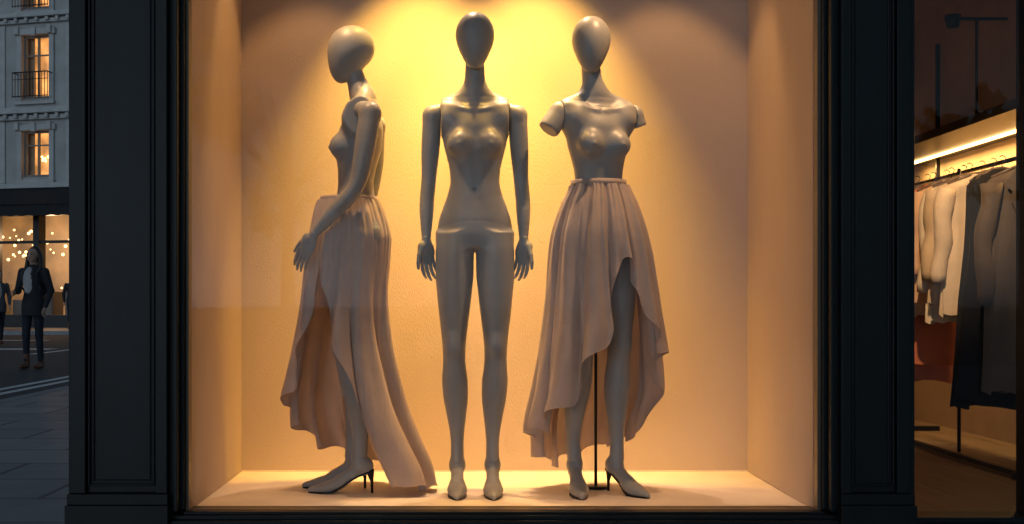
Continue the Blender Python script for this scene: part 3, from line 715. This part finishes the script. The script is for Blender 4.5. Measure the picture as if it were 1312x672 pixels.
# ------------------------------------------------------------------ pedestrians
M['skin']=mat('skin',(.52,.32,.23),rough=.5,var=.08)
M['hair']=mat('dark_hair',(.018,.012,.010),rough=.5,var=.3,scale=40,bump=.4,bscale=120,stretch=(1,1,.15))
M['jkt']=mat('dark_jacket',(.020,.021,.025),rough=.8,var=.2,scale=15,bump=.4,bscale=25)
M['trs']=mat('dark_trousers',(.014,.018,.030),rough=.85,var=.2,scale=15,bump=.3,bscale=30)
M['boot']=mat('brown_boot',(.18,.07,.035),rough=.5)
M['shirt']=mat('pale_shirt',(.45,.43,.42),rough=.8,bump=.3,bscale=30)
M['jk2']=mat('grey_coat',(.07,.07,.08),rough=.85,bump=.3,bscale=20)
M['lip']=mat('lips',(.30,.09,.08),rough=.4); M['eye']=mat('eye_dark',(.02,.015,.012),rough=.2)
def pedestrian(name,loc,rz,jacket,arm_pose,stride=.10,hairlong=True,scale=1.0,bag=True):
    e=empty(name,loc,rz); e.scale=(scale,)*3
    mats=[M['skin'],jacket,M['trs'],M['boot'],M['hair'],M['shirt'],M['lip'],M['eye']]
    F=Field((-.38,-.36,-.01),(.38,.36,1.76),.0095)
    for s,f in((-1,-stride),(1,stride)):
        hip=(s*.085,0,.90); kn=(s*.085,f*.55-.02,.49); an=(s*.085,f+.01,.10)
        F.add(cone(hip,kn,.083,.055),k=.003,mat=2); F.add(cone(kn,an,.056,.040),k=.02,mat=2)
        F.add(cone((an[0],an[1],.20),(an[0],an[1]+.01,.055),.047,.045),k=.004,mat=3)
        F.add(ell((an[0],an[1]-.07,.042),(.045,.125,.042)),k=.02,mat=3)
    F.add(zloft([(.82,0,.0,.12,.09),(.90,0,.005,.155,.115),(1.0,0,0,.150,.11),(1.12,0,0,.135,.10),(1.25,0,0,.16,.115),(1.36,0,0,.175,.11),(1.43,0,.005,.13,.08),(1.48,0,.01,.06,.06)]),k=.03,mat=1)
    F.add(ell((-.03,-.070,1.25),(.085,.058,.20)),k=.01,mat=5)
    F.add(zloft([(.76,0,.0,.165,.125),(.84,0,.0,.17,.13),(1.0,0,0,.155,.12)]),k=.02,mat=1)
    F.add(cone((0,.01,1.44),(0,-.01,1.56),.052,.048),k=.02,mat=0)
    hands=[]
    for s,(el,wr) in zip((-1,1),arm_pose):
        sh_=(s*.175,.01,1.39)
        F.add(cone(sh_,el,.062,.048),k=.03,mat=1); F.add(cone(el,wr,.050,.036),k=.015,mat=1)
        hands.append((el,wr,s))
    F.add(ell((0,.034,1.670),(.090,.086,.086)),k=.006,mat=4)
    if hairlong:
        F.add(ell((0,.070,1.56),(.115,.06,.17)),k=.02,mat=4)
        for s in(-1,1): F.add(cone((s*.086,.02,1.66),(s*.118,.01,1.40),.024,.034),k=.012,mat=4)
    F.add(ell((0,-.024,1.622),(.070,.088,.098)),k=.004,mat=0)
    F.add(ell((0,-.050,1.575),(.045,.045,.045)),k=.03,mat=0)
    F.add(cone((0,-.106,1.635),(0,-.120,1.605),.008,.014),k=.01,mat=0)
    if not hairlong:
        for s in(-1,1): F.add(ell((s*.073,.0,1.62),(.012,.02,.03)),k=.006,mat=0)
    F.build('body',mats,e,smooth=2)
    for s in(-1,1):
        tube('eye',[(s*.028,-.104,1.638),(s*.028,-.112,1.638)],[.010,.007],M['eye'],e,seg=10)
        tube('brow',[(s*.012,-.110,1.658),(s*.028,-.110,1.662),(s*.044,-.100,1.656)],.004,M['hair'],e,seg=6)
    tube('mouth',[(-.02,-.098,1.578),(0,-.106,1.577),(.02,-.098,1.578)],[.003,.006,.003],M['lip'],e,seg=8)
    for el,wr,s in hands:
        d=(Vector(wr)-Vector(el)).normalized()
        o=make_hand('hand',[M['skin']],e,-s,.5,h=.004); o.location=Vector(wr)+d*.03
        o.rotation_euler=d.to_track_quat('-Z','Y').to_euler()
    if bag:
        F=Field((-.2,.02,1.0),(.25,.34,1.46),.010)
        F.add(ell((.02,.165,1.22),(.13,.085,.19)),k=.01); F.add(ell((.02,.23,1.15),(.09,.05,.10)),k=.03)
        F.build('backpack',[M['jk2']],e,smooth=3)
        for s in(-1,1): tube('strap',[(s*.10,.12,1.40),(s*.115,.0,1.465),(s*.12,-.115,1.36),(s*.13,-.10,1.18),(s*.14,.06,1.08)],.014,M['jk2'],e,seg=8)
    return e
pedestrian('pedestrian',(-6.25,18.5,.004),R(-10),M['jkt'],[((-.25,.02,1.12),(-.17,-.20,1.10)),((.24,.06,1.12),(.22,-.06,.90))],stride=.05,scale=1.02)
pedestrian('pedestrian',(-10.95,30.0,.004),R(35),M['jk2'],[((-.25,.04,1.12),(-.24,-.08,.88)),((.25,.02,1.12),(.20,-.16,.95))],stride=.16,hairlong=False,bag=False)
pedestrian('pedestrian',(-12.75,41.5,.12),R(200),M['jkt'],[((-.25,.04,1.12),(-.24,-.08,.88)),((.25,.02,1.12),(.23,-.05,.88))],stride=.02,hairlong=False,bag=False,scale=1.05)

# ------------------------------------------------------------------ trees across the square (behind the viewer, seen in the glass)
M['leaf']=mat('foliage',(.05,.07,.03),rough=.8,var=.4,scale=2)
M['bark']=mat('bark',(.08,.06,.045),rough=.9,var=.3,scale=10)
V=[];F=[];fm=[]
rs=np.random.RandomState(5)
def addtube(p0,p1,r0,r1):
    p0=Vector(p0);p1=Vector(p1); d=(p1-p0).normalized(); a=d.orthogonal().normalized(); b=d.cross(a); n=len(V)
    for p,r in((p0,r0),(p1,r1)):
        for k in range(7): t=k*6.2832/7; V.append(tuple(p+r*(math.cos(t)*a+math.sin(t)*b)))
    for k in range(7): F.append((n+k,n+(k+1)%7,n+7+(k+1)%7,n+7+k)); fm.append(1)
for i in range(11):
    bx=-24+i*6+rs.uniform(-1.5,1.5); by=-26+rs.uniform(-3,3); H=rs.uniform(6.5,11)
    addtube((bx,by,0),(bx,by,H*.6),.25,.12)
    cl=[]
    for k in range(9):
        a=rs.rand()*6.28; zz=H*rs.uniform(.4,.95); rr=H*.20*(1.35-zz/H)*1.6
        c=(bx+rr*math.cos(a),by+rr*math.sin(a),zz); cl.append(c); addtube((bx,by,H*.42),c,.08,.03)
    for k in range(900):
        c=cl[rs.randint(len(cl))]; v=rs.normal(size=3); v=v/np.linalg.norm(v)*rs.rand()**.4*H*.11
        p=np.array(c)+v; s=.18; a=rs.normal(size=3)*s; b=rs.normal(size=3)*s; n=len(V)
        V+= [tuple(p),tuple(p+a),tuple(p+a+b),tuple(p+b)]; F.append((n,n+1,n+2,n+3)); fm.append(0)
mesh('distant_trees',V,F,[M['leaf'],M['bark']],fm=fm)

# ------------------------------------------------------------------ sky, sun, camera
w=bpy.data.worlds.new('World'); scene.world=w; w.use_nodes=True; N=w.node_tree.nodes; L=w.node_tree.links
sky=N.new('ShaderNodeTexSky'); sky.sky_type='NISHITA'; sky.sun_disc=False; sky.sun_elevation=R(2.0); sky.sun_rotation=R(200)
hs_=N.new('ShaderNodeHueSaturation'); hs_.inputs['Saturation'].default_value=.25
tn=N.new('ShaderNodeMix'); tn.data_type='RGBA'; tn.blend_type='MULTIPLY'; tn.inputs[0].default_value=1; tn.inputs[7].default_value=(.60,.88,1.20,1)
L.new(sky.outputs[0],hs_.inputs['Color']); L.new(hs_.outputs[0],tn.inputs[6]); L.new(tn.outputs[2],N['Background'].inputs[0]); N['Background'].inputs[1].default_value=.15
sd=bpy.data.lights.new('sun','SUN'); sd.energy=.03; sd.angle=R(12); sd.color=(1,.85,.75)
so=bpy.data.objects.new('sun',sd); link(so)
d=Vector((math.sin(R(200)),math.cos(R(200)),math.tan(R(4)))); so.rotation_euler=(-d).to_track_quat('-Z','Y').to_euler()
cam=bpy.data.cameras.new('camera'); co=bpy.data.objects.new('camera',cam); link(co)
co.location=(0,0,.95); co.rotation_euler=(R(90),0,0)
cam.sensor_width=36; cam.lens=44.45; cam.shift_x=.0503; cam.shift_y=.0412; cam.clip_end=2000; cam.clip_start=.05
scene.camera=co
scene.view_settings.view_transform='Standard'; scene.view_settings.look='None'; scene.view_settings.exposure=0
